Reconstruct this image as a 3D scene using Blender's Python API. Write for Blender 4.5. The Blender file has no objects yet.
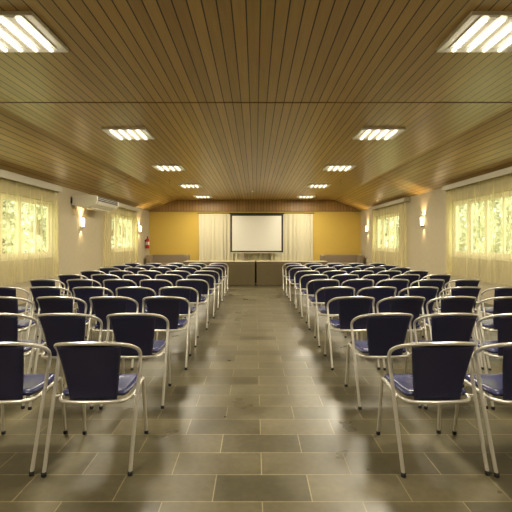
import bpy, bmesh, math, random
from mathutils import Vector, Matrix
PI = math.pi
rnd = random.Random(7)
scene = bpy.context.scene
COL = scene.collection

# ------------------------------------------------------------------ materials
def new_mat(name):
    m = bpy.data.materials.new(name); m.use_nodes = True
    nt = m.node_tree; b = nt.nodes['Principled BSDF']
    return m, nt, b
def srgb(r, g, b):
    f = lambda c: (c/255/12.92) if c/255 <= .04045 else ((c/255+.055)/1.055)**2.4
    return (f(r), f(g), f(b), 1)
def simple(name, col, rough=.5, metal=0, noise=0.0, nscale=30, bump=0.0):
    m, nt, b = new_mat(name)
    b.inputs['Roughness'].default_value = rough
    b.inputs['Metallic'].default_value = metal
    tc = nt.nodes.new('ShaderNodeTexCoord')
    n = nt.nodes.new('ShaderNodeTexNoise'); n.inputs['Scale'].default_value = nscale; n.inputs['Detail'].default_value = 4
    nt.links.new(tc.outputs['Object'], n.inputs['Vector'])
    mx = nt.nodes.new('ShaderNodeMix'); mx.data_type = 'RGBA'
    mx.inputs[6].default_value = tuple(c*(1-noise) for c in col[:3])+(1,)
    mx.inputs[7].default_value = tuple(min(1, c*(1+noise)) for c in col[:3])+(1,)
    nt.links.new(n.outputs['Fac'], mx.inputs[0])
    nt.links.new(mx.outputs[2], b.inputs['Base Color'])
    if bump:
        bp = nt.nodes.new('ShaderNodeBump'); bp.inputs['Strength'].default_value = bump; bp.inputs['Distance'].default_value = .01
        nt.links.new(n.outputs['Fac'], bp.inputs['Height']); nt.links.new(bp.outputs['Normal'], b.inputs['Normal'])
    return m
def emit(name, col, strength):
    m, nt, b = new_mat(name)
    b.inputs['Base Color'].default_value = col
    b.inputs['Emission Color'].default_value = col
    b.inputs['Emission Strength'].default_value = strength
    return m
def math_node(nt, op, a, b=None):
    n = nt.nodes.new('ShaderNodeMath'); n.operation = op
    for i, v in enumerate((a, b)):
        if v is None: continue
        if isinstance(v, (int, float)): n.inputs[i].default_value = v
        else: nt.links.new(v, n.inputs[i])
    return n.outputs[0]
def planks(name, c1, c2, pitch, axis, grain_axis, rough=.35, groove=.07, groove_col=.12):
    """boards: per-board tone, grain along grain_axis, dark groove"""
    m, nt, b = new_mat(name)
    tc = nt.nodes.new('ShaderNodeTexCoord')
    sp = nt.nodes.new('ShaderNodeSeparateXYZ'); nt.links.new(tc.outputs['Object'], sp.inputs[0])
    u = math_node(nt, 'DIVIDE', math_node(nt, 'ADD', sp.outputs[axis], 50), pitch)
    idx = math_node(nt, 'FLOOR', u); fr = math_node(nt, 'FRACT', u)
    wn = nt.nodes.new('ShaderNodeTexWhiteNoise'); wn.noise_dimensions = '1D'; nt.links.new(idx, wn.inputs['W'])
    mp = nt.nodes.new('ShaderNodeMapping')
    sc = [14, 14, 14]; sc['XYZ'.index(grain_axis)] = .9
    mp.inputs['Scale'].default_value = sc
    av = nt.nodes.new('ShaderNodeVectorMath'); av.operation = 'ADD'
    cb = nt.nodes.new('ShaderNodeCombineXYZ'); 
    nt.links.new(math_node(nt, 'MULTIPLY', wn.outputs['Value'], 30), cb.inputs['XYZ'.index(grain_axis)])
    nt.links.new(tc.outputs['Object'], av.inputs[0]); nt.links.new(cb.outputs[0], av.inputs[1])
    nt.links.new(av.outputs[0], mp.inputs[0])
    ns = nt.nodes.new('ShaderNodeTexNoise'); ns.inputs['Scale'].default_value = 2.2; ns.inputs['Detail'].default_value = 6
    nt.links.new(mp.outputs[0], ns.inputs['Vector'])
    f = math_node(nt, 'ADD', math_node(nt, 'MULTIPLY', wn.outputs['Value'], .45), math_node(nt, 'MULTIPLY', ns.outputs['Fac'], .6))
    mx = nt.nodes.new('ShaderNodeMix'); mx.data_type = 'RGBA'
    mx.inputs[6].default_value = c1; mx.inputs[7].default_value = c2
    nt.links.new(f, mx.inputs[0])
    g = math_node(nt, 'LESS_THAN', fr, groove)
    m2 = nt.nodes.new('ShaderNodeMix'); m2.data_type = 'RGBA'
    m2.inputs[7].default_value = tuple(c*groove_col for c in c1[:3])+(1,)
    nt.links.new(g, m2.inputs[0]); nt.links.new(mx.outputs[2], m2.inputs[6])
    nt.links.new(m2.outputs[2], b.inputs['Base Color'])
    b.inputs['Roughness'].default_value = rough
    bp = nt.nodes.new('ShaderNodeBump'); bp.inputs['Strength'].default_value = .5; bp.inputs['Distance'].default_value = .004; bp.invert = True
    nt.links.new(g, bp.inputs['Height']); nt.links.new(bp.outputs['Normal'], b.inputs['Normal'])
    return m

M = {}
M['ceiling'] = planks('varnished_ceiling_boards', srgb(152, 122, 66), srgb(206, 173, 104), .12, 0, 'Y', rough=.33, groove=.10, groove_col=.04)
M['gable'] = planks('brown_gable_boards', srgb(138, 102, 50), srgb(168, 128, 68), .14, 0, 'Z', rough=.45)
M['seam'] = simple('dark_seam', srgb(120, 94, 46), .5)
M['plaster'] = simple('beige_plaster', srgb(178, 166, 137), .85, noise=.09, nscale=9, bump=.25)
M['ochre'] = simple('ochre_paint', srgb(200, 168, 76), .8, noise=.03, nscale=3)
M['white_trim'] = simple('white_trim', srgb(184, 176, 152), .5, noise=.02)
M['skirting'] = simple('grey_skirting', srgb(120, 112, 92), .5, noise=.05)
M['alu'] = simple('satin_aluminium', srgb(216, 212, 200), .30, metal=.62, noise=.03)
M['vinyl'] = simple('navy_vinyl', srgb(27, 27, 58), .45, noise=.06, nscale=60, bump=.04)
M['vinyl_seat'] = simple('navy_vinyl_lit', srgb(54, 56, 98), .27, noise=.05, nscale=60, bump=.03)  # same vinyl as the backs, its sheen put into a lighter colour
M['rubber'] = simple('black_rubber', srgb(22, 21, 20), .7)
M['white_enamel'] = simple('white_enamel', srgb(244, 240, 226), .4, noise=.01)
M['reflector'] = simple('satin_reflector', srgb(240, 236, 220), .4, metal=.1)
M['tube'] = emit('fluorescent_tube', (1, .93, .78, 1), 2.0)
M['glass_lit'] = emit('lit_sconce_glass', (1, .84, .56, 1), 7)
M['chrome'] = simple('chrome', srgb(190, 186, 176), .18, metal=1)
M['ac_white'] = simple('white_ac_plastic', srgb(228, 222, 204), .4, noise=.015)
M['ac_dark'] = simple('dark_vent', srgb(34, 32, 28), .6)
M['red'] = simple('red_enamel', srgb(176, 22, 18), .35, noise=.03)
M['label_white'] = simple('white_paper_label', srgb(225, 220, 205), .7)
M['cloth'] = simple('taupe_table_cloth', srgb(92, 79, 50), .85, noise=.07, nscale=14)
M['cloth_lit'] = simple('taupe_cloth_lit', srgb(168, 154, 112), .8, noise=.04)  # table cloth colour lightened for the light falling on its top
M['dark'] = simple('black_plastic', srgb(18, 17, 16), .5)
M['screen'] = simple('matt_white_screen', srgb(222, 217, 203), .9, noise=.01)
M['sofa'] = simple('taupe_upholstery', srgb(132, 116, 92), .85, noise=.06, nscale=50)
M['far_curtain'] = simple('cream_curtain_fabric', srgb(208, 199, 168), .9, noise=.03, nscale=40)
M['leaf'] = simple('pale_green_leaves', srgb(222, 224, 200), .7, noise=.1, nscale=.8)
M['bark'] = simple('bark', srgb(96, 78, 56), .9, noise=.3)
M['grass'] = simple('meadow', srgb(190, 196, 140), .9, noise=.3, nscale=2)
M['sash'] = simple('cream_window_paint', srgb(222, 212, 180), .5, noise=.02)
M['eave'] = simple('brown_eave_wood', srgb(110, 84, 50), .7, noise=.1)

def sheer(name, col, transp):
    m, nt, b = new_mat(name); out = nt.nodes['Material Output']; nt.nodes.remove(b)
    d = nt.nodes.new('ShaderNodeBsdfDiffuse'); d.inputs['Color'].default_value = col
    t = nt.nodes.new('ShaderNodeBsdfTranslucent'); t.inputs['Color'].default_value = col
    tr = nt.nodes.new('ShaderNodeBsdfTransparent'); tr.inputs['Color'].default_value = (1, .995, .97, 1)
    a = nt.nodes.new('ShaderNodeMixShader'); a.inputs[0].default_value = .45
    c = nt.nodes.new('ShaderNodeMixShader')
    tc = nt.nodes.new('ShaderNodeTexCoord')
    mp = nt.nodes.new('ShaderNodeMapping'); mp.inputs['Scale'].default_value = (0, 7, .25)
    nt.links.new(tc.outputs['Object'], mp.inputs[0])
    n = nt.nodes.new('ShaderNodeTexNoise'); n.inputs['Scale'].default_value = 1; n.inputs['Detail'].default_value = 3
    nt.links.new(mp.outputs[0], n.inputs['Vector'])
    mr = nt.nodes.new('ShaderNodeMapRange'); mr.inputs[1].default_value = .25; mr.inputs[2].default_value = .75; mr.inputs[3].default_value = transp-.17; mr.inputs[4].default_value = transp+.12
    nt.links.new(n.outputs['Fac'], mr.inputs[0]); nt.links.new(mr.outputs[0], c.inputs[0])
    nt.links.new(d.outputs[0], a.inputs[1]); nt.links.new(t.outputs[0], a.inputs[2])
    nt.links.new(a.outputs[0], c.inputs[1]); nt.links.new(tr.outputs[0], c.inputs[2])
    nt.links.new(c.outputs[0], out.inputs['Surface'])
    return m
M['sheer'] = sheer('yellow_sheer_fabric', srgb(240, 229, 172), .72)

def pane():
    m, nt, b = new_mat('window_glass'); out = nt.nodes['Material Output']; nt.nodes.remove(b)
    g = nt.nodes.new('ShaderNodeBsdfGlossy'); g.inputs['Roughness'].default_value = .02
    tr = nt.nodes.new('ShaderNodeBsdfTransparent'); tr.inputs['Color'].default_value = (.96, .98, .96, 1)
    x = nt.nodes.new('ShaderNodeMixShader'); x.inputs[0].default_value = .06
    nt.links.new(tr.outputs[0], x.inputs[1]); nt.links.new(g.outputs[0], x.inputs[2]); nt.links.new(x.outputs[0], out.inputs['Surface'])
    return m
M['pane'] = pane()

def slate():
    m, nt, b = new_mat('slate_floor_tiles')
    W, H = .546, .268
    tc = nt.nodes.new('ShaderNodeTexCoord')
    mp = nt.nodes.new('ShaderNodeMapping'); mp.inputs['Location'].default_value = (-.04+W*40, -2.583+H*41, 0)
    nt.links.new(tc.outputs['Object'], mp.inputs[0])
    br = nt.nodes.new('ShaderNodeTexBrick'); br.offset = .5; br.offset_frequency = 2; br.squash = 1
    br.inputs['Scale'].default_value = 1; br.inputs['Brick Width'].default_value = W; br.inputs['Row Height'].default_value = H
    br.inputs['Mortar Size'].default_value = .003; br.inputs['Mortar Smooth'].default_value = .1
    br.inputs['Color1'].default_value = srgb(86, 80, 59); br.inputs['Color2'].default_value = srgb(110, 102, 77)
    br.inputs['Mortar'].default_value = srgb(150, 138, 102); br.inputs['Bias'].default_value = -.1
    nt.links.new(mp.outputs[0], br.inputs['Vector'])
    n1 = nt.nodes.new('ShaderNodeTexNoise'); n1.inputs['Scale'].default_value = 2.3; n1.inputs['Detail'].default_value = 4; n1.inputs['Roughness'].default_value = .5
    n2 = nt.nodes.new('ShaderNodeTexNoise'); n2.inputs['Scale'].default_value = 22; n2.inputs['Detail'].default_value = 6
    for n in (n1, n2): nt.links.new(tc.outputs['Object'], n.inputs['Vector'])
    cr = nt.nodes.new('ShaderNodeMapRange'); cr.inputs[1].default_value = .15; cr.inputs[2].default_value = .85; cr.inputs[3].default_value = .6; cr.inputs[4].default_value = 1.4
    nt.links.new(n1.outputs['Fac'], cr.inputs[0])
    c2 = nt.nodes.new('ShaderNodeMapRange'); c2.inputs[1].default_value = .3; c2.inputs[2].default_value = .7; c2.inputs[3].default_value = .9; c2.inputs[4].default_value = 1.1
    nt.links.new(n2.outputs['Fac'], c2.inputs[0])
    v = nt.nodes.new('ShaderNodeVectorMath'); v.operation = 'SCALE'
    nt.links.new(br.outputs['Color'], v.inputs[0]); nt.links.new(math_node(nt, 'MULTIPLY', cr.outputs[0], c2.outputs[0]), v.inputs['Scale'])
    nt.links.new(v.outputs[0], b.inputs['Base Color'])
    rr = nt.nodes.new('ShaderNodeMapRange'); rr.inputs[1].default_value = .1; rr.inputs[2].default_value = .9; rr.inputs[3].default_value = .22; rr.inputs[4].default_value = .42
    nt.links.new(n1.outputs['Fac'], rr.inputs[0]); nt.links.new(rr.outputs[0], b.inputs['Roughness'])
    bp = nt.nodes.new('ShaderNodeBump'); bp.inputs['Strength'].default_value = .22; bp.inputs['Distance'].default_value = .004
    n3 = nt.nodes.new('ShaderNodeTexNoise'); n3.inputs['Scale'].default_value = 9; n3.inputs['Detail'].default_value = 5
    nt.links.new(tc.outputs['Object'], n3.inputs['Vector'])
    h = math_node(nt, 'SUBTRACT', math_node(nt, 'MULTIPLY', n3.outputs['Fac'], .6), math_node(nt, 'MULTIPLY', br.outputs['Fac'], .3))
    nt.links.new(h, bp.inputs['Height']); nt.links.new(bp.outputs['Normal'], b.inputs['Normal'])
    return m
M['slate'] = slate()

# ------------------------------------------------------------------ mesh helpers
def box(bm, x0, x1, y0, y1, z0, z1, bev=0):
    r = bmesh.ops.create_cube(bm, size=1)
    for v in r['verts']:
        v.co = Vector(((x0+x1)/2 + v.co.x*(x1-x0), (y0+y1)/2 + v.co.y*(y1-y0), (z0+z1)/2 + v.co.z*(z1-z0)))
    if bev:
        es = list({e for v in r['verts'] for e in v.link_edges})
        bmesh.ops.bevel(bm, geom=es, offset=bev, segments=2, affect='EDGES', profile=.6)
def sweep(bm, pts, r, n=10, caps=True):
    pts = [Vector(p) for p in pts]
    rings = []; up = None
    for i, p in enumerate(pts):
        t = (pts[min(i+1, len(pts)-1)] - pts[max(i-1, 0)]).normalized()
        if up is None:
            up = t.orthogonal().normalized()
        else:
            up = (up - t*up.dot(t)).normalized()
        s = t.cross(up)
        rr = r[i] if isinstance(r, (list, tuple)) else r
        rings.append([bm.verts.new(p + (up*math.cos(2*PI*k/n) + s*math.sin(2*PI*k/n))*rr) for k in range(n)])
    for a, b in zip(rings, rings[1:]):
        for k in range(n):
            bm.faces.new((a[k], a[(k+1) % n], b[(k+1) % n], b[k])).smooth = True
    if caps:
        bm.faces.new(rings[0][::-1]); bm.faces.new(rings[-1])
def crom(pts, k=6):
    """Catmull-Rom smoothing of a polyline"""
    P = [Vector(p) for p in pts]; P = [2*P[0]-P[1]] + P + [2*P[-1]-P[-2]]
    out = []
    for i in range(1, len(P)-2):
        a, b, c, d = P[i-1:i+3]
        for j in range(k):
            t = j/k
            out.append(.5*((2*b) + (c-a)*t + (2*a-5*b+4*c-d)*t*t + (3*b-a-3*c+d)*t**3))
    out.append(P[-2]); return out
def lathe(bm, prof, n=20, center=(0, 0, 0)):
    c = Vector(center); rings = []
    for r, z in prof:
        rings.append([bm.verts.new(c + Vector((r*math.cos(2*PI*k/n), r*math.sin(2*PI*k/n), z))) for k in range(n)])
    for a, b in zip(rings, rings[1:]):
        for k in range(n): bm.faces.new((a[k], a[(k+1) % n], b[(k+1) % n], b[k])).smooth = True
    bm.faces.new(rings[0][::-1]); bm.faces.new(rings[-1])
def prism(bm, prof, y0, y1):
    """polygon (x,z) extruded along y"""
    a = [bm.verts.new((x, y0, z)) for x, z in prof]; b = [bm.verts.new((x, y1, z)) for x, z in prof]
    n = len(prof)
    bm.faces.new(a); bm.faces.new(b[::-1])
    for k in range(n): bm.faces.new((a[k], b[k], b[(k+1) % n], a[(k+1) % n]))
def obj(name, bm, mat, parent=None, smooth=False):
    bmesh.ops.recalc_face_normals(bm, faces=bm.faces)
    me = bpy.data.meshes.new(name); bm.to_mesh(me); bm.free()
    me.materials.append(M[mat] if isinstance(mat, str) else mat)
    if smooth:
        for p in me.polygons: p.use_smooth = True
    o = bpy.data.objects.new(name, me); COL.objects.link(o)
    if parent: o.parent = parent
    return o
def mk(f):
    bm = bmesh.new(); f(bm); return bm
def B(*a, **k):
    return mk(lambda bm: box(bm, *a, **k))
def tag(o, label, cat, group=None):
    o['label'] = label; o['category'] = cat
    if group: o['group'] = group
    return o
def thing(name, label, cat, loc=(0, 0, 0), rz=0, group=None):
    o = bpy.data.objects.new(name, None); COL.objects.link(o)
    o.location = loc; o.rotation_euler = (0, 0, rz); o.empty_display_size = .1
    return tag(o, label, cat, group)
def struct(name, bm, mat, parent=None):
    o = obj(name, bm, mat, parent)
    if not parent: o['kind'] = 'structure'
    return o
def kids(o): return [c for c in bpy.data.objects if c.parent == o]
def dup(root, loc, rz, label, group=None, kidmap=None):
    r = root.copy(); COL.objects.link(r); r.location = loc; r.rotation_euler = (0, 0, rz); r['label'] = label
    if group: r['group'] = group
    for ch in kidmap[root]:
        c = ch.copy(); COL.objects.link(c); c.parent = r
        for g in kidmap.get(ch, []):
            d = g.copy(); COL.objects.link(d); d.parent = c
    return r
def kid_map(root):
    k = {root: kids(root)}
    for c in k[root]: k[c] = kids(c)
    return k

# ------------------------------------------------------------------ room shell
XW, YB, YF = 5.0, -5.6, 20.1
ZW, ZC, XF = 2.84, 3.36, 3.70
struct('floor', B(-XW-.2, XW+.2, YB-.2, YF+.2, -.15, 0), 'slate')
struct('ceiling', mk(lambda bm: box(bm, -XF, XF, YB-.2, YF+.2, ZC, ZC+.06)), 'ceiling')
sl = (ZC-ZW)/(XW-XF)
for s, nm in ((-1, 'left'), (1, 'right')):
    xo = XW+.2; zo = ZC - sl*(xo-XF)
    struct('ceiling_'+nm, mk(lambda bm: prism(bm, [(s*XF, ZC), (s*xo, zo), (s*xo, zo+.07), (s*XF, ZC+.06)], YB-.2, YF+.2)), 'ceiling')
# cover strips where the ceiling panels meet
struct('trim_1', B(-XF, XF, 5.94, 5.965, ZC-.006, ZC), 'seam')
for i, s in ((2, -1), (3, 1)):
    xo = XW
    struct('trim_%d' % i, mk(lambda bm: prism(bm, [(s*XF, ZC-.004), (s*xo, ZW-.004), (s*xo, ZW), (s*XF, ZC)], 12.74, 12.765)), 'seam')
WINS = {-1: [(9.16, 1.44), (16.25, 1.44)], 1: [(9.39, 1.44), (16.2, 1.44)]}
WZ = {-1: (1.05, 2.38), 1: (1.05, 2.42)}
def side_wall(bm, s):
    a, b = (s*XW, s*(XW+.2)); x0, x1 = min(a, b), max(a, b)
    z0, z1 = WZ[s]; zt = ZC - sl*(XW-XF)
    box(bm, x0, x1, YB-.2, YF+.2, 0, z0); 
    top = [(s*XW, z1), (s*(XW+.2), z1), (s*(XW+.2), zt-sl*.2), (s*XW, zt)]
    prism(bm, top, YB-.2, YF+.2)
    y = YB-.2
    for c, h in WINS[s] + [(YF+.2+9, 9)]:
        box(bm, x0, x1, y, c-h, z0, z1); y = c+h
struct('wall_left', mk(lambda bm: side_wall(bm, -1)), 'plaster')
struct('wall_right', mk(lambda bm: side_wall(bm, 1)), 'plaster')
struct('wall_back', B(-XW, XW, YB-.2, YB, 0, ZC), 'plaster')
struct('wall_far', B(-XW, XW, YF, YF+.2, 0, ZW), 'ochre')
struct('wall_gable', mk(lambda bm: prism(bm, [(-XW, ZW), (XW, ZW), (XF, ZC), (-XF, ZC)], YF-.03, YF+.17)), 'gable')
struct('trim_4', B(-XW, XW, YF-.05, YF, ZW-.035, ZW), 'seam')
for s, nm in ((-1, 'left'), (1, 'right')):
    struct('baseboard_'+nm, B(min(s*XW, s*(XW-.015)), max(s*XW, s*(XW-.015)), YB, YF, 0, .08), 'skirting')

# windows: four sliding sashes each
n = 0
for s in (-1, 1):
    for c, h in WINS[s]:
        n += 1; z0, z1 = WZ[s]; x = s*(XW+.10)
        def fr(bm):
            box(bm, x-.05, x+.05, c-h, c+h, z0, z0+.05); box(bm, x-.05, x+.05, c-h, c+h, z1-.05, z1)
            box(bm, x-.05, x+.05, c-h, c-h+.05, z0+.05, z1-.05); box(bm, x-.05, x+.05, c+h-.05, c+h, z0+.05, z1-.05)
        w = struct('window_%d' % n, mk(fr), 'sash')
        ww = (2*h-.10)/4
        for k in range(4):
            ya = c-h+.05+k*ww; yb = ya+ww; xo = x + (.018 if k in (1, 2) else -.018)
            def sa(bm):
                t = .062
                box(bm, xo-.015, xo+.015, ya, ya+t, z0+.05, z1-.05); box(bm, xo-.015, xo+.015, yb-t, yb, z0+.05, z1-.05)
                box(bm, xo-.015, xo+.015, ya+t, yb-t, z0+.05, z0+.05+t); box(bm, xo-.015, xo+.015, ya+t, yb-t, z1-.05-t, z1-.05)
            sh = obj('sash', mk(sa), 'sash', w)
            obj('pane', B(xo-.003, xo+.003, ya+.062, yb-.062, z0+.112, z1-.112), 'pane', sh)
        obj('window_sill', B(min(s*(XW-.02), s*(XW+.05)), max(s*(XW-.02), s*(XW+.05)), c-h-.03, c+h+.03, z0-.03, z0), 'sash', w)

# pelmets and sheer curtains
SIDE = {-1: 'left', 1: 'right'}
def curtain_bm(x, y0, y1, z0, z1, seed, s, amp=.022, pitch=.26, axis='y', gather=0):
    r = random.Random(seed); L = y1-y0; cols = int(L/.012); rows = 14
    ph = [r.uniform(0, 6.3) for _ in range(4)]
    bm = bmesh.new(); g = []
    for j in range(rows+1):
        v = j/rows; row = []
        for i in range(cols+1):
            u = i/cols; q = u*L
            a = amp*(.65+.35*math.sin(2*PI*q/.9+ph[0]))*(.55+.45*v)
            e = max(0, 1-((L-q) if gather > 0 else q)/.34) if gather else 0
            a *= 1+1.6*e; 
            off = a*math.sin(2*PI*q/pitch + 26*e + .9*math.sin(2*PI*q/.57+ph[1]) + .25*v*math.sin(5*q+ph[2])) + .012*v*math.sin(2*PI*q/.4+ph[3])
            zz = z1 + (z0-z1)*v - .012*v*math.sin(2*PI*q/pitch+ph[3])
            lat = .01*v*math.sin(9*q+ph[2])
            row.append(bm.verts.new((x+off, y0+q+lat, zz) if axis == 'y' else (y0+q+lat, x+off, zz)))
        g.append(row)
    for j in range(rows):
        for i in range(cols):
            bm.faces.new((g[j][i], g[j][i+1], g[j+1][i+1], g[j+1][i])).smooth = True
    return bm
PEL = {-1: (2.63, 2.77), 1: (2.70, 2.82)}
CUR = [((7.70, 9.28), (9.30, 10.98)), ((13.75, 15.78), (15.80, 17.70))]
for s in (-1, 1):
    for wi, (a, b) in enumerate(CUR):
        if wi == 0: b = (b[0], 10.62 if s < 0 else 10.93)
        near = 'nearer' if wi == 0 else 'farther'
        z0, z1 = PEL[s]; y0, y1 = a[0]-.05, b[1]+(.0 if wi == 0 else .05)
        t = thing('curtain_pelmet', 'long white curtain pelmet above the %s window on the %s wall' % (near, SIDE[s]), 'pelmet', (s*XW, (y0+y1)/2, z0), 0, 'white curtain pelmets on the side walls')
        L = (y1-y0)/2
        def pb(bm):
            xa, xb = sorted((-s*.19, -s*.17)); box(bm, xa, xb, -L, L, 0, z1-z0, .004)
            xa, xb = sorted((-s*.172, 0)); box(bm, xa, xb, -L, L, z1-z0-.02, z1-z0)
        obj('fascia', mk(pb), 'white_trim', t)
        for e in (-1, 1):
            xa, xb = sorted((-s*.17, 0)); obj('end_cap', B(xa, xb, e*L-.012*(e > 0), e*L+.012*(e < 0), 0, z1-z0-.02), 'white_trim', t)
        obj('rail', mk(lambda bm: sweep(bm, [(-s*.10, -L+.02, .10), (-s*.10, L-.02, .10)], .012)), 'alu', t)
        for ci, (ya, yb) in enumerate((a, (b[0], b[1]-.04))):
            side = 'nearer the camera' if ci == 0 else 'farther from the camera'
            o = obj('sheer_curtain', curtain_bm(s*(XW-.10), ya, yb, .55, z0+.08, 11+ci+2*wi+7*s, s, gather=(-1, 1)[ci]), 'sheer')
            tag(o, 'pale yellow sheer curtain over %s %s window, half %s' % (near, SIDE[s], side), 'curtain', 'pale yellow sheer curtains on the side windows')

# ------------------------------------------------------------------ far end: curtains, screen, table, sofas
for (x0, x1, lab) in ((-2.64, -1.02, 'cream curtain on the ochre far wall left of the projection screen'),
                      (-1.0, 1.08, 'cream curtain hanging directly behind the projection screen'),
                      (1.10, 2.72, 'cream curtain on the ochre far wall right of the projection screen')):
    o = obj('cream_curtain', curtain_bm(YF-.11, x0, x1, .04, 2.70, int(x0*10)+50, 1, amp=.10 if abs(x0+1) < .01 else .04, pitch=.26 if abs(x0+1) < .01 else .19, axis='x'), 'far_curtain')
    tag(o, lab, 'curtain', 'cream curtains on the far wall')
t = thing('curtain_rod', 'dark curtain rod along the top of the cream far wall curtains', 'curtain rod', (0.04, YF-.11, 2.73))
obj('rod', mk(lambda bm: sweep(bm, [(-2.74, 0, 0), (2.74, 0, 0)], .016)), 'dark', t)
for x in (-2.6, 0, 2.6): obj('bracket', B(x-.012, x+.012, 0, .11, -.012, .012), 'dark', t)

t = thing('projection_screen', 'white pull-down projection screen with black border before the cream curtains', 'projection screen', (.08, 19.5, .855))
W2 = 1.215
obj('case', B(-W2-.05, W2+.05, -.05, .05, 1.79, 1.85, .012), 'dark', t)
def sb(bm):
    box(bm, -W2, -W2+.085, -.004, .004, .05, 1.80); box(bm, W2-.085, W2, -.004, .004, .05, 1.80)
    box(bm, -W2+.085, W2-.085, -.004, .004, 1.72, 1.80); box(bm, -W2+.085, W2-.085, -.004, .004, .05, .115)
obj('border', mk(sb), 'dark', t)
obj('projection_surface', B(-W2+.085, W2-.085, -.004, .004, .115, 1.72), 'screen', t)
obj('bottom_bar', B(-W2-.04, W2+.04, -.018, .018, 0, .05, .008), 'white_trim', t)
for x in (-.9, .9): obj('hanger', mk(lambda bm: sweep(bm, [(x, 0, 1.84), (x, 0, ZC-.855)], .006, 8)), 'dark', t)

YT = 13.42
for (x0, x1, w) in ((-2.27, .0, 'left'), (.045, 2.30, 'right')):
    cx = (x0+x1)/2; hw = (x1-x0)/2
    t = thing('conference_table', 'long table hidden under the taupe cloth, %s of the black gap' % w, 'table', (cx, YT+.36, 0), 0, 'cloth covered tables before the screen')
    obj('tabletop', B(-hw+.02, hw-.02, -.33, .33, .725, .752, .004), 'eave', t)
    for sx in (-1, 1):
        for sy in (-1, 1):
            obj('leg', mk(lambda bm: sweep(bm, [(sx*(hw-.12), sy*.27, 0), (sx*(hw-.12), sy*.27, .725)], .016)), 'alu', t)
    bm = bmesh.new(); r = random.Random(int(x0*7)+20)
    # draped skirt: front, sides and back with shallow folds, open underneath
    per = []
    N = 60
    for i in range(N): per.append((-hw+2*hw*i/N, -.355, 0, -1))
    for i in range(18): per.append((hw, -.355+.71*i/18, 1, 0))
    for i in range(N): per.append((hw-2*hw*i/N, .355, 0, 1))
    for i in range(18): per.append((-hw, .355-.71*i/18, -1, 0))
    P = len(per); g = []; p1 = r.uniform(0, 6)
    for j in range(9):
        v = j/8; row = []
        for i, (px, py, nx, ny) in enumerate(per):
            a = .010*v*(math.sin(7*PI*i/P*2+p1)+.6*math.sin(19*PI*i/P*2+2*p1+v)) if ny else 0
            row.append(bm.verts.new((px+nx*a, py+ny*a, .757-.745*v)))
        g.append(row)
    for j in range(8):
        for i in range(P): bm.faces.new((g[j][i], g[j][(i+1) % P], g[j+1][(i+1) % P], g[j+1][i])).smooth = True
    bm.faces.new(g[0])
    c = obj('tablecloth', bm, 'cloth')
    if w == 'left': obj('gap_light_block', B(hw-.10, hw+.045, .371, .377, .012, .756), 'dark', c)  # black sheet added behind the gap to block light and keep it dark
    c.location = (cx, YT+.36, 0)
    tag(c, 'taupe floor-length cloth draped over the table %s of the black gap' % w, 'tablecloth', 'taupe cloths on the tables before the screen')
    rn = obj('lit_cloth_top', B(-hw-.003, hw+.003, -.375, .36, .760, .768, .003), 'cloth_lit'); rn.location = (cx, YT+.36, 0)  # added layer that paints the lit top of the cloth
    tag(rn, 'taupe cloth top with light painted in as beige, on the table %s of the gap' % w, 'lit cloth top', 'cloth tops with light painted in')

def sofa(x0, x1, lab):
    cx = (x0+x1)/2; hw = (x1-x0)/2
    t = thing('sofa', lab, 'sofa', (cx, 19.42, 0), 0, 'taupe sofas by the far wall')
    def rb(*a): return B(*a, bev=.05)
    obj('backrest', rb(-hw, hw, .20, .42, .12, .79), 'sofa', t)
    for e in (-1, 1): obj('arm', rb(min(e*hw, e*(hw-.18)), max(e*hw, e*(hw-.18)), -.42, .205, .10, .78), 'sofa', t)
    obj('base', B(-hw+.18, hw-.18, -.40, .20, .10, .26, .02), 'sofa', t)
    for e in (-1, 1): obj('seat_cushion', rb(min(0.003*e, e*(hw-.18)), max(.003*e, e*(hw-.18)), -.41, .20, .26, .43), 'sofa', t)
    for ex in (-1, 1):
        for ey in (-.33, .33): obj('foot', mk(lambda bm: lathe(bm, [(.022, 0), (.03, .12)], 12, (ex*(hw-.12), ey, 0))), 'dark', t)
sofa(-4.88, -3.02, 'taupe upholstered sofa against the far wall in the left corner')
sofa(3.02, 4.88, 'taupe upholstered sofa against the far wall in the right corner')

# fire extinguisher on the left wall by the far corner
t = thing('fire_extinguisher', 'red fire extinguisher hung on left wall beside the far corner', 'fire extinguisher', (-XW+.12, 19.3, 1.08))
obj('cylinder', mk(lambda bm: lathe(bm, [(.06, 0), (.078, .02), (.08, .06), (.08, .36), (.07, .42), (.035, .46), (.025, .48)], 20)), 'red', t)
obj('paper_label', mk(lambda bm: lathe(bm, [(.0805, .16), (.0812, .165), (.0812, .30), (.0805, .305)], 20)), 'label_white', t)
obj('valve', mk(lambda bm: (lathe(bm, [(.018, .48), (.022, .52), (.012, .54)], 12), box(bm, -.012, .012, -.09, .03, .535, .555, .004))), 'dark', t)
obj('hose', mk(lambda bm: sweep(bm, crom([(0, -.02, .51), (0, -.10, .50), (.02, -.125, .40), (.02, -.115, .22), (.02, -.10, .10)]), .012)), 'rubber', t)
obj('bracket', B(-.12, -.078, -.03, .03, .30, .40), 'dark', t)

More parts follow.
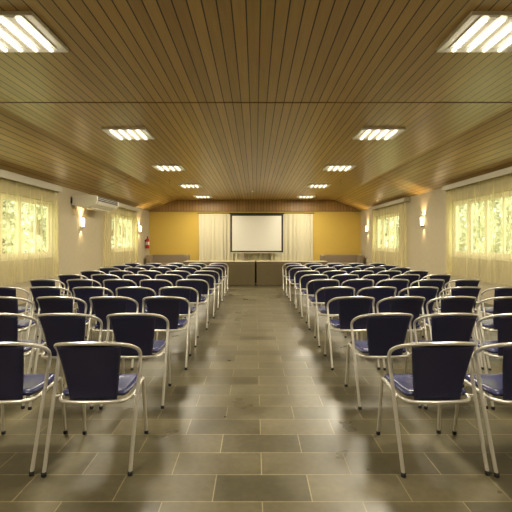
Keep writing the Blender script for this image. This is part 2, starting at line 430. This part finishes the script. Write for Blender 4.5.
# ------------------------------------------------------------------ air conditioner on the left wall
t = thing('air_conditioner', 'large white split air conditioner high on left wall between the curtains', 'air conditioner', (-XW, 11.55, 0))
prof = [(0.03, 2.66), (.66, 2.66), (.70, 2.635), (.70, 2.53), (.64, 2.43), (.52, 2.36), (.36, 2.335), (.16, 2.36), (.03, 2.41)]
obj('body', mk(lambda bm: prism(bm, prof, .05, 1.80)), 'ac_white', t)
pr2 = [((x-.36)*1.02+.36, (z-2.5)*1.03+2.5) for x, z in prof]
for y0, y1 in ((0, .05), (1.80, 1.85)): obj('end_panel', mk(lambda bm: prism(bm, pr2, y0, y1)), 'ac_white', t)
obj('air_outlet', B(.64, .704, .10, 1.75, 2.515, 2.652), 'ac_dark', t)
for k in range(2): obj('louvre', B(.690, .712, .10, 1.75, 2.558+.045*k, 2.566+.045*k), 'ac_white', t)
obj('flap', mk(lambda bm: prism(bm, [(.655, 2.44), (.705, 2.515), (.712, 2.51), (.662, 2.433)], .14, 1.70)), 'ac_white', t)
obj('intake_grille', mk(lambda bm: [box(bm, .22+.04*k, .235+.04*k, .2, 1.65, 2.328, 2.36) for k in range(7)]), 'ac_white', t)
obj('wall_bracket', B(0, .04, -.03, 1.88, 2.44, 2.60), 'ac_dark', t)

# ------------------------------------------------------------------ lamps
def spot(name, loc, energy, size_deg, up, col, blend=.35, parent=None):
    l = bpy.data.lights.new(name, 'SPOT'); l.energy = energy; l.spot_size = math.radians(size_deg); l.spot_blend = blend
    l.color = col; l.shadow_soft_size = .02
    o = bpy.data.objects.new(name, l); COL.objects.link(o); o.location = loc
    o.rotation_euler = (PI if up else 0, 0, 0)
    if parent: o.parent = parent
    return o
WARM = (1, .74, .40)
UP_E, DN_E = 26, 8
for s, y, z, lab in ((-1, 12.2, 1.95, 'lit wall sconce on left wall under the air conditioner'),
                     (-1, 18.3, 1.94, 'lit wall sconce on left wall beyond the farther window'),
                     (1, 12.58, 2.0, 'lit wall sconce on right wall between the two windows'),
                     (1, 18.8, 1.96, 'lit wall sconce on right wall beyond the farther window')):
    t = thing('wall_sconce', lab, 'wall lamp', (s*XW, y, z), 0, 'lit wall sconces')
    d = -s
    obj('backplate', B(min(0, d*.02), max(0, d*.02), -.035, .035, -.16, .05, .004), 'chrome', t)
    obj('glass_shade', mk(lambda bm: lathe(bm, [(.026, -.115), (.038, -.10), (.042, .0), (.044, .12), (.040, .12), (.037, .0), (.033, -.09)], 20, (d*.06, 0, 0))), 'glass_lit', t)
    obj('holder', mk(lambda bm: (lathe(bm, [(.014, -.17), (.03, -.16), (.036, -.116)], 16, (d*.06, 0, 0)), sweep(bm, [(d*.015, 0, -.145), (d*.06, 0, -.145)], .008, 8))), 'chrome', t)
    spot('sconce_up_lamp', (d*.06, 0, .13), UP_E, 104, True, WARM, .7, t)
    spot('sconce_down_lamp', (d*.06, 0, -.185), DN_E, 96, False, WARM, .8, t)

ROWW = ['nearest', 'second', 'third', 'fourth', 'farthest']
FY = [3.94, 7.62, 11.15, 14.80, 18.42, .27]
HX, HY, HD = .375, .355, .034
proto = None
AREA_E = 62
for s, cx in ((-1, -2.255), (1, 2.205)):
    for i, y in enumerate(FY):
        lab = ('square fluorescent ceiling light %s, row %s of the aisle' % (('directly above the camera', 'behind the camera')[i-5], 'left' if s < 0 else 'right')) if i > 4 else '%s square fluorescent ceiling light in the row %s of the aisle' % (ROWW[i], 'left' if s < 0 else 'right')
        if proto is None:
            t = proto = thing('ceiling_light', lab, 'ceiling light', (cx, y, ZC), 0, 'square fluorescent ceiling lights')
            def frm(bm):
                # mitred border, its face sloping up towards the lamps
                ri = [(-1, -1), (1, -1), (1, 1), (-1, 1)]
                def ring(ox, oy, z): return [bm.verts.new((sx*(HX-ox), sy*(HY-oy), z)) for sx, sy in ri]
                L = [ring(0, 0, 0), ring(0, 0, -HD), ring(.008, .008, -HD), ring(.10, .05, -.012), ring(.10, .05, 0)]
                for p, q in zip(L, L[1:]):
                    for k in range(4): bm.faces.new((p[k], p[(k+1) % 4], q[(k+1) % 4], q[k]))
            obj('frame', mk(frm), 'white_enamel', t)
            def refl(bm):
                ye = HY-.055
                for k in range(5):                       # bright ridges between the four lamp troughs
                    c = -.304+.152*k; h = .062
                    x0 = max(c-h, -HX+.10); x1 = min(c+h, HX-.10)
                    prism(bm, [(x0, -.008), (max(c-.036, x0), -.026), (min(c+.036, x1), -.026), (x1, -.008)], -ye, ye)
                box(bm, -HX+.055, HX-.055, -ye, ye, -.006, 0)
            obj('reflector', mk(refl), 'reflector', t)
            for k in range(4):
                c = -.228+.152*k
                obj('lamp_tube', mk(lambda bm: sweep(bm, [(c, -HY+.06, -.044), (c, HY-.06, -.044)], .017, 12)), 'tube', t)
                obj('louvre', mk(lambda bm: [box(bm, c-.036, c+.036, yy-.0015, yy+.0015, -.064, -.060) for yy in [-.28+.0295*q for q in range(20)]]), 'reflector', t)
            km = kid_map(proto)
        else:
            dup(proto, (cx, y, ZC), 0, lab, kidmap=km)
        l = bpy.data.lights.new('fluorescent_glow', 'AREA'); l.shape = 'RECTANGLE'; l.size = .6; l.size_y = .6; l.energy = AREA_E; l.color = (1, .91, .72)
        o = bpy.data.objects.new('fluorescent_glow', l); COL.objects.link(o); o.location = (cx, y, ZC-.075)

t = thing('smoke_detector', 'small round white smoke detector on the ceiling before the screen', 'smoke detector', (-.12, 16.5, ZC))
obj('base', mk(lambda bm: lathe(bm, [(.062, 0), (.062, -.02)], 20)), 'white_enamel', t)
obj('sensor_head', mk(lambda bm: lathe(bm, [(.05, -.02), (.048, -.045), (.03, -.055), (.01, -.056)], 20)), 'white_enamel', t)
for s, w in ((-1, 'left'), (1, 'right')):
    t = thing('ceiling_hook', 'thin rod hanging from the boarded ceiling %s of the aisle' % w, 'ceiling hook', (s*2.72, 13.5, ZC), 0, 'thin ceiling rods')
    obj('mount', mk(lambda bm: lathe(bm, [(.02, 0), (.02, -.012)], 12)), 'chrome', t)
    obj('rod', mk(lambda bm: sweep(bm, crom([(0, 0, -.01), (0, 0, -.12), (.012, 0, -.14), (.024, 0, -.125)]), .005, 8)), 'chrome', t)

# ------------------------------------------------------------------ chairs
def make_chair():
    t = thing('armchair', '', 'chair', group='navy armchairs set out in rows')
    R = .0118
    # rear legs: lean forward up to the arm bend
    for e in (-1, 1):
        lg = obj('leg', mk(lambda bm: sweep(bm, [(e*.259, -.278, .012), (e*.2660, -.068, .615)], R, 12, False)), 'alu', t, True)
        obj('foot_cap', mk(lambda bm: lathe(bm, [(.014, 0), (.0155, .006), (.0145, .024)], 12, (e*.259, -.28, 0))), 'rubber', lg)
    half = [(-.2660, -.068, .615), (-.2665, -.056, .660), (-.263, -.066, .697), (-.252, -.115, .731), (-.228, -.190, .765), (-.180, -.252, .788), (-.095, -.284, .799), (0, -.291, .802)]
    pts = crom([(-.2655, -.082, .575)] + half + [(-x, y, z) for x, y, z in half[-2::-1]] + [(.2655, -.082, .575)], 5)[5:-5]
    obj('arm_rail', mk(lambda bm: sweep(bm, pts, R, 12, False)), 'alu', t, True)
    # front legs bending into the seat rail
    for e in (-1, 1):
        lg = obj('leg', mk(lambda bm: sweep(bm, [(e*.226, .283, .012), (e*.216, .236, .385)], R, 12, False)), 'alu', t, True)
        obj('foot_cap', mk(lambda bm: lathe(bm, [(.014, 0), (.0155, .006), (.0145, .024)], 12, (e*.226, .283, 0))), 'rubber', lg)
    half = [(-.216, .236, .385), (-.216, .225, .418), (-.218, .195, .434), (-.221, .10, .432), (-.223, -.04, .426), (-.220, -.120, .422), (-.200, -.172, .419), (-.15, -.198, .417), (0, -.206, .416)]
    pts2 = crom([(-.2165, .241, .345)] + half + [(-x, y, z) for x, y, z in half[-2::-1]] + [(.2165, .241, .345)], 5)[5:-5]
    obj('seat_rail', mk(lambda bm: (sweep(bm, pts2, R, 12, False), [sweep(bm, [(e*.222, -.10, .424), (e*.262, -.132, .428)], .008, 8) for e in (-1, 1)])), 'alu', t, True)
    obj('cross_bar', mk(lambda bm: sweep(bm, [(-.215, .205, .428), (.215, .205, .428)], .010, 10)), 'alu', t, True)
    # backrest shell: tapered, curved panel
    def shell(bm, fn, nu, nv, th):
        F = [[fn(2*i/nu-1, j/nv) for i in range(nu+1)] for j in range(nv+1)]
        nrm = [[None]*(nu+1) for _ in range(nv+1)]
        for j in range(nv+1):
            for i in range(nu+1):
                a = F[j][min(i+1, nu)]-F[j][max(i-1, 0)]; b = F[min(j+1, nv)][i]-F[max(j-1, 0)][i]
                nrm[j][i] = a.cross(b).normalized()
        def edge(i, j):
            u = abs(2*i/nu-1); v = abs(2*j/nv-1)
            f = lambda q: math.sqrt(max(0, 1-max(0, (q-.88)/.12)**2))
            return max(.12, f(u))*max(.12, f(v))
        A = [[bm.verts.new(F[j][i]+nrm[j][i]*th*edge(i, j)) for i in range(nu+1)] for j in range(nv+1)]
        Bq = [[bm.verts.new(F[j][i]-nrm[j][i]*th*edge(i, j)) for i in range(nu+1)] for j in range(nv+1)]
        for j in range(nv):
            for i in range(nu):
                bm.faces.new((A[j][i], A[j][i+1], A[j+1][i+1], A[j+1][i])); bm.faces.new((Bq[j][i], Bq[j+1][i], Bq[j+1][i+1], Bq[j][i+1]))
        for i in range(nu):
            bm.faces.new((A[0][i], Bq[0][i], Bq[0][i+1], A[0][i+1])); bm.faces.new((A[nv][i], A[nv][i+1], Bq[nv][i+1], Bq[nv][i]))
        for j in range(nv):
            bm.faces.new((A[j][0], A[j+1][0], Bq[j+1][0], Bq[j][0])); bm.faces.new((A[j][nu], Bq[j][nu], Bq[j+1][nu], A[j+1][nu]))
    def back(u, v):
        w = .147+.050*v**1.1
        x = u*w
        y = -.168-.108*v + .026*abs(u)**2.4*v + .012*math.sin(PI*v)
        z = .408+(.794-.018*abs(u)**2.5-.408)*v
        return Vector((x, y, z))
    obj('backrest', mk(lambda bm: shell(bm, back, 24, 24, .013)), 'vinyl', t, True)
    def seat(u, v):
        y = -.165+.405*v
        w = .200+.018*math.sin(PI*min(1, .15+v*.75))
        if v < .15: w -= .018*(1-v/.15)**2
        if v > .9: w -= .012*((v-.9)/.1)**2
        z = .455-.012*(1-u*u)*math.sin(PI*v) - .03*max(0, (v-.82)/.18)**2
        return Vector((u*w, y, z))
    obj('seat', mk(lambda bm: shell(bm, seat, 24, 24, .020)), 'vinyl_seat', t, True)
    return t
ORD = ['nearest', 'second', 'third', 'fourth', 'fifth', 'sixth', 'seventh', 'eighth', 'ninth', 'tenth']
SEAT = ['aisle seat', 'second seat from the aisle', 'third seat from the aisle', 'fourth seat from the aisle', 'outermost seat']
FOOT = [2.57, 3.60, 4.69, 5.68, 6.80, 7.81, 8.81, 9.86, 10.80, 11.79]
LX = [-.768, -.790, -.763, -.80, -.774, -.765, -.767, -.775, -.773, -.77]
RX = [.893, .868, .84, .85, .86, .85, .845, .81, .80, .785]
ch0 = make_chair(); kmc = kid_map(ch0); first = True
for s in (-1, 1):
    for r_, fy in enumerate(FOOT):
        ax = LX[r_] if s < 0 else RX[r_]
        x0 = ax + s*.262
        pitch = (3.42+x0)/4 if s < 0 else (3.40-x0)/4
        for c in range(5):
            x = x0 + s*pitch*c
            jx = rnd.uniform(-.004, .004) if c else 0; jy = rnd.uniform(-.02, .02) if c else 0
            rz = math.radians(1.0 if s < 0 else 2.0) + math.radians(rnd.uniform(-1, 1))
            if r_ == 0: rz = math.radians(1.2 if s < 0 else 2.2); jx = -.012 if s > 0 else .008; jy = 0
            if abs(x)-.28 > .605*(fy+.56): continue          # wholly outside the frame
            row = ('nearest row' if r_ == 0 else 'farthest row' if r_ == 9 else ORD[r_]+' row from the camera')
            lab = 'navy armchair %s of the aisle, %s, %s' % ('left' if s < 0 else 'right', row, SEAT[c])
            loc = (x+jx, fy+.28+jy, 0)
            if first:
                ch0.location = loc; ch0.rotation_euler = (0, 0, rz); ch0['label'] = lab; first = False
            else:
                dup(ch0, loc, rz, lab, kidmap=kmc)

# ------------------------------------------------------------------ outdoors
for s in (-1, 1):
    g = struct('ground_'+SIDE[s], mk(lambda bm: prism(bm, [(s*(XW+.2), -.2), (s*9, -.2), (s*16, .4), (s*34, 9.5), (s*34, 9.3), (s*16, 0), (s*9, -.5), (s*(XW+.2), -.5)], -12, 80)), 'grass')
def crown_bm(seed, R=1.25, H=3.0, N=3000):
    r = random.Random(seed); bm = bmesh.new()
    blobs = [(Vector((r.uniform(-.6, .6)*R, r.uniform(-.6, .6)*R, r.uniform(-.75, .75)*H)), r.uniform(.45, .7)*R) for _ in range(12)]
    for _ in range(N):
        c, br = r.choice(blobs)
        d = Vector((r.gauss(0, 1), r.gauss(0, 1), r.gauss(0, 1))).normalized()
        p = c + d*br*r.uniform(.75, 1.05)
        q = Matrix.Rotation(r.uniform(0, 6.28), 3, 'Z') @ Matrix.Rotation(r.uniform(-1, 1), 3, 'X')
        L = r.uniform(.13, .24); w = L*.6
        vs = [bm.verts.new(p+q @ Vector(k)) for k in ((-w, 0, 0), (0, -L, .03), (w, 0, 0), (0, L, .03))]
        bm.faces.new(vs)
    return bm
tr = None
spots = []
for s in (-1, 1):
    for q, y in enumerate((19.5, 23.0, 26.5, 30.0)): spots.append((s, 13.5, y, 'nearer'))
    for q, y in enumerate((36, 39.5, 43, 46.5)): spots.append((s, 13.5, y, 'farther'))
    for y in (27.2, 30.7, 34.2, 37.7): spots.append((s, 17.6, y, 'nearer'))
    for y in (48, 51.5, 55, 58.5): spots.append((s, 17.6, y, 'farther'))
for i, (s, tx, y, w) in enumerate(spots):
    lab = 'pale leafy tree outside, seen through the %s window on the %s' % (w, SIDE[s])
    x = s*(tx+rnd.uniform(-.4, .4)); loc = (x, y, .16 if tx < 15 else .8)
    if tr is None:
        tr = thing('tree', lab, 'tree', loc, 0)
        cr = obj('crown', crown_bm(5), 'leaf', tr); cr.location = (0, 0, 3.2)
        obj('trunk', mk(lambda bm: sweep(bm, crom([(0, 0, 0), (.05, .03, 1.0), (-.04, .02, 2.2), (.03, -.02, 3.6)]), [.17-.005*k for k in range(19)], 10)), 'bark', tr)
        tr['group'] = 'trees outside the %s %s window' % (w, SIDE[s]); kmt = kid_map(tr)
    else:
        dup(tr, loc, rnd.uniform(0, 6), lab, 'trees outside the %s %s window' % (w, SIDE[s]), kidmap=kmt)

# ------------------------------------------------------------------ world, portals, camera
wd = bpy.data.worlds.new('overcast_sky'); scene.world = wd; wd.use_nodes = True
bg = wd.node_tree.nodes['Background']; bg.inputs['Color'].default_value = (1, .985, .93, 1); bg.inputs['Strength'].default_value = 3.3
for s in (-1, 1):
    for c, h in WINS[s]:
        l = bpy.data.lights.new('window_portal', 'AREA'); l.shape = 'RECTANGLE'; l.size = 1.33; l.size_y = 2*h
        l.cycles.is_portal = True
        o = bpy.data.objects.new('window_portal', l); COL.objects.link(o)
        o.location = (s*(XW+.22), c, 1.72); o.rotation_euler = (0, s*PI/2, 0)
cam = bpy.data.cameras.new('camera'); co = bpy.data.objects.new('camera', cam); COL.objects.link(co)
co.location = (0, 0, 1.42); co.rotation_euler = (PI/2, 0, 0)
cam.sensor_width = 36; cam.lens = 36*425/512; cam.shift_y = -15/512; cam.shift_x = 1/512; cam.clip_start = .05; cam.clip_end = 300
scene.camera = co
vs = scene.view_settings
vs.view_transform = 'Standard'; vs.look = 'None'; vs.gamma = 1; vs.use_curve_mapping = False; vs.exposure = .68
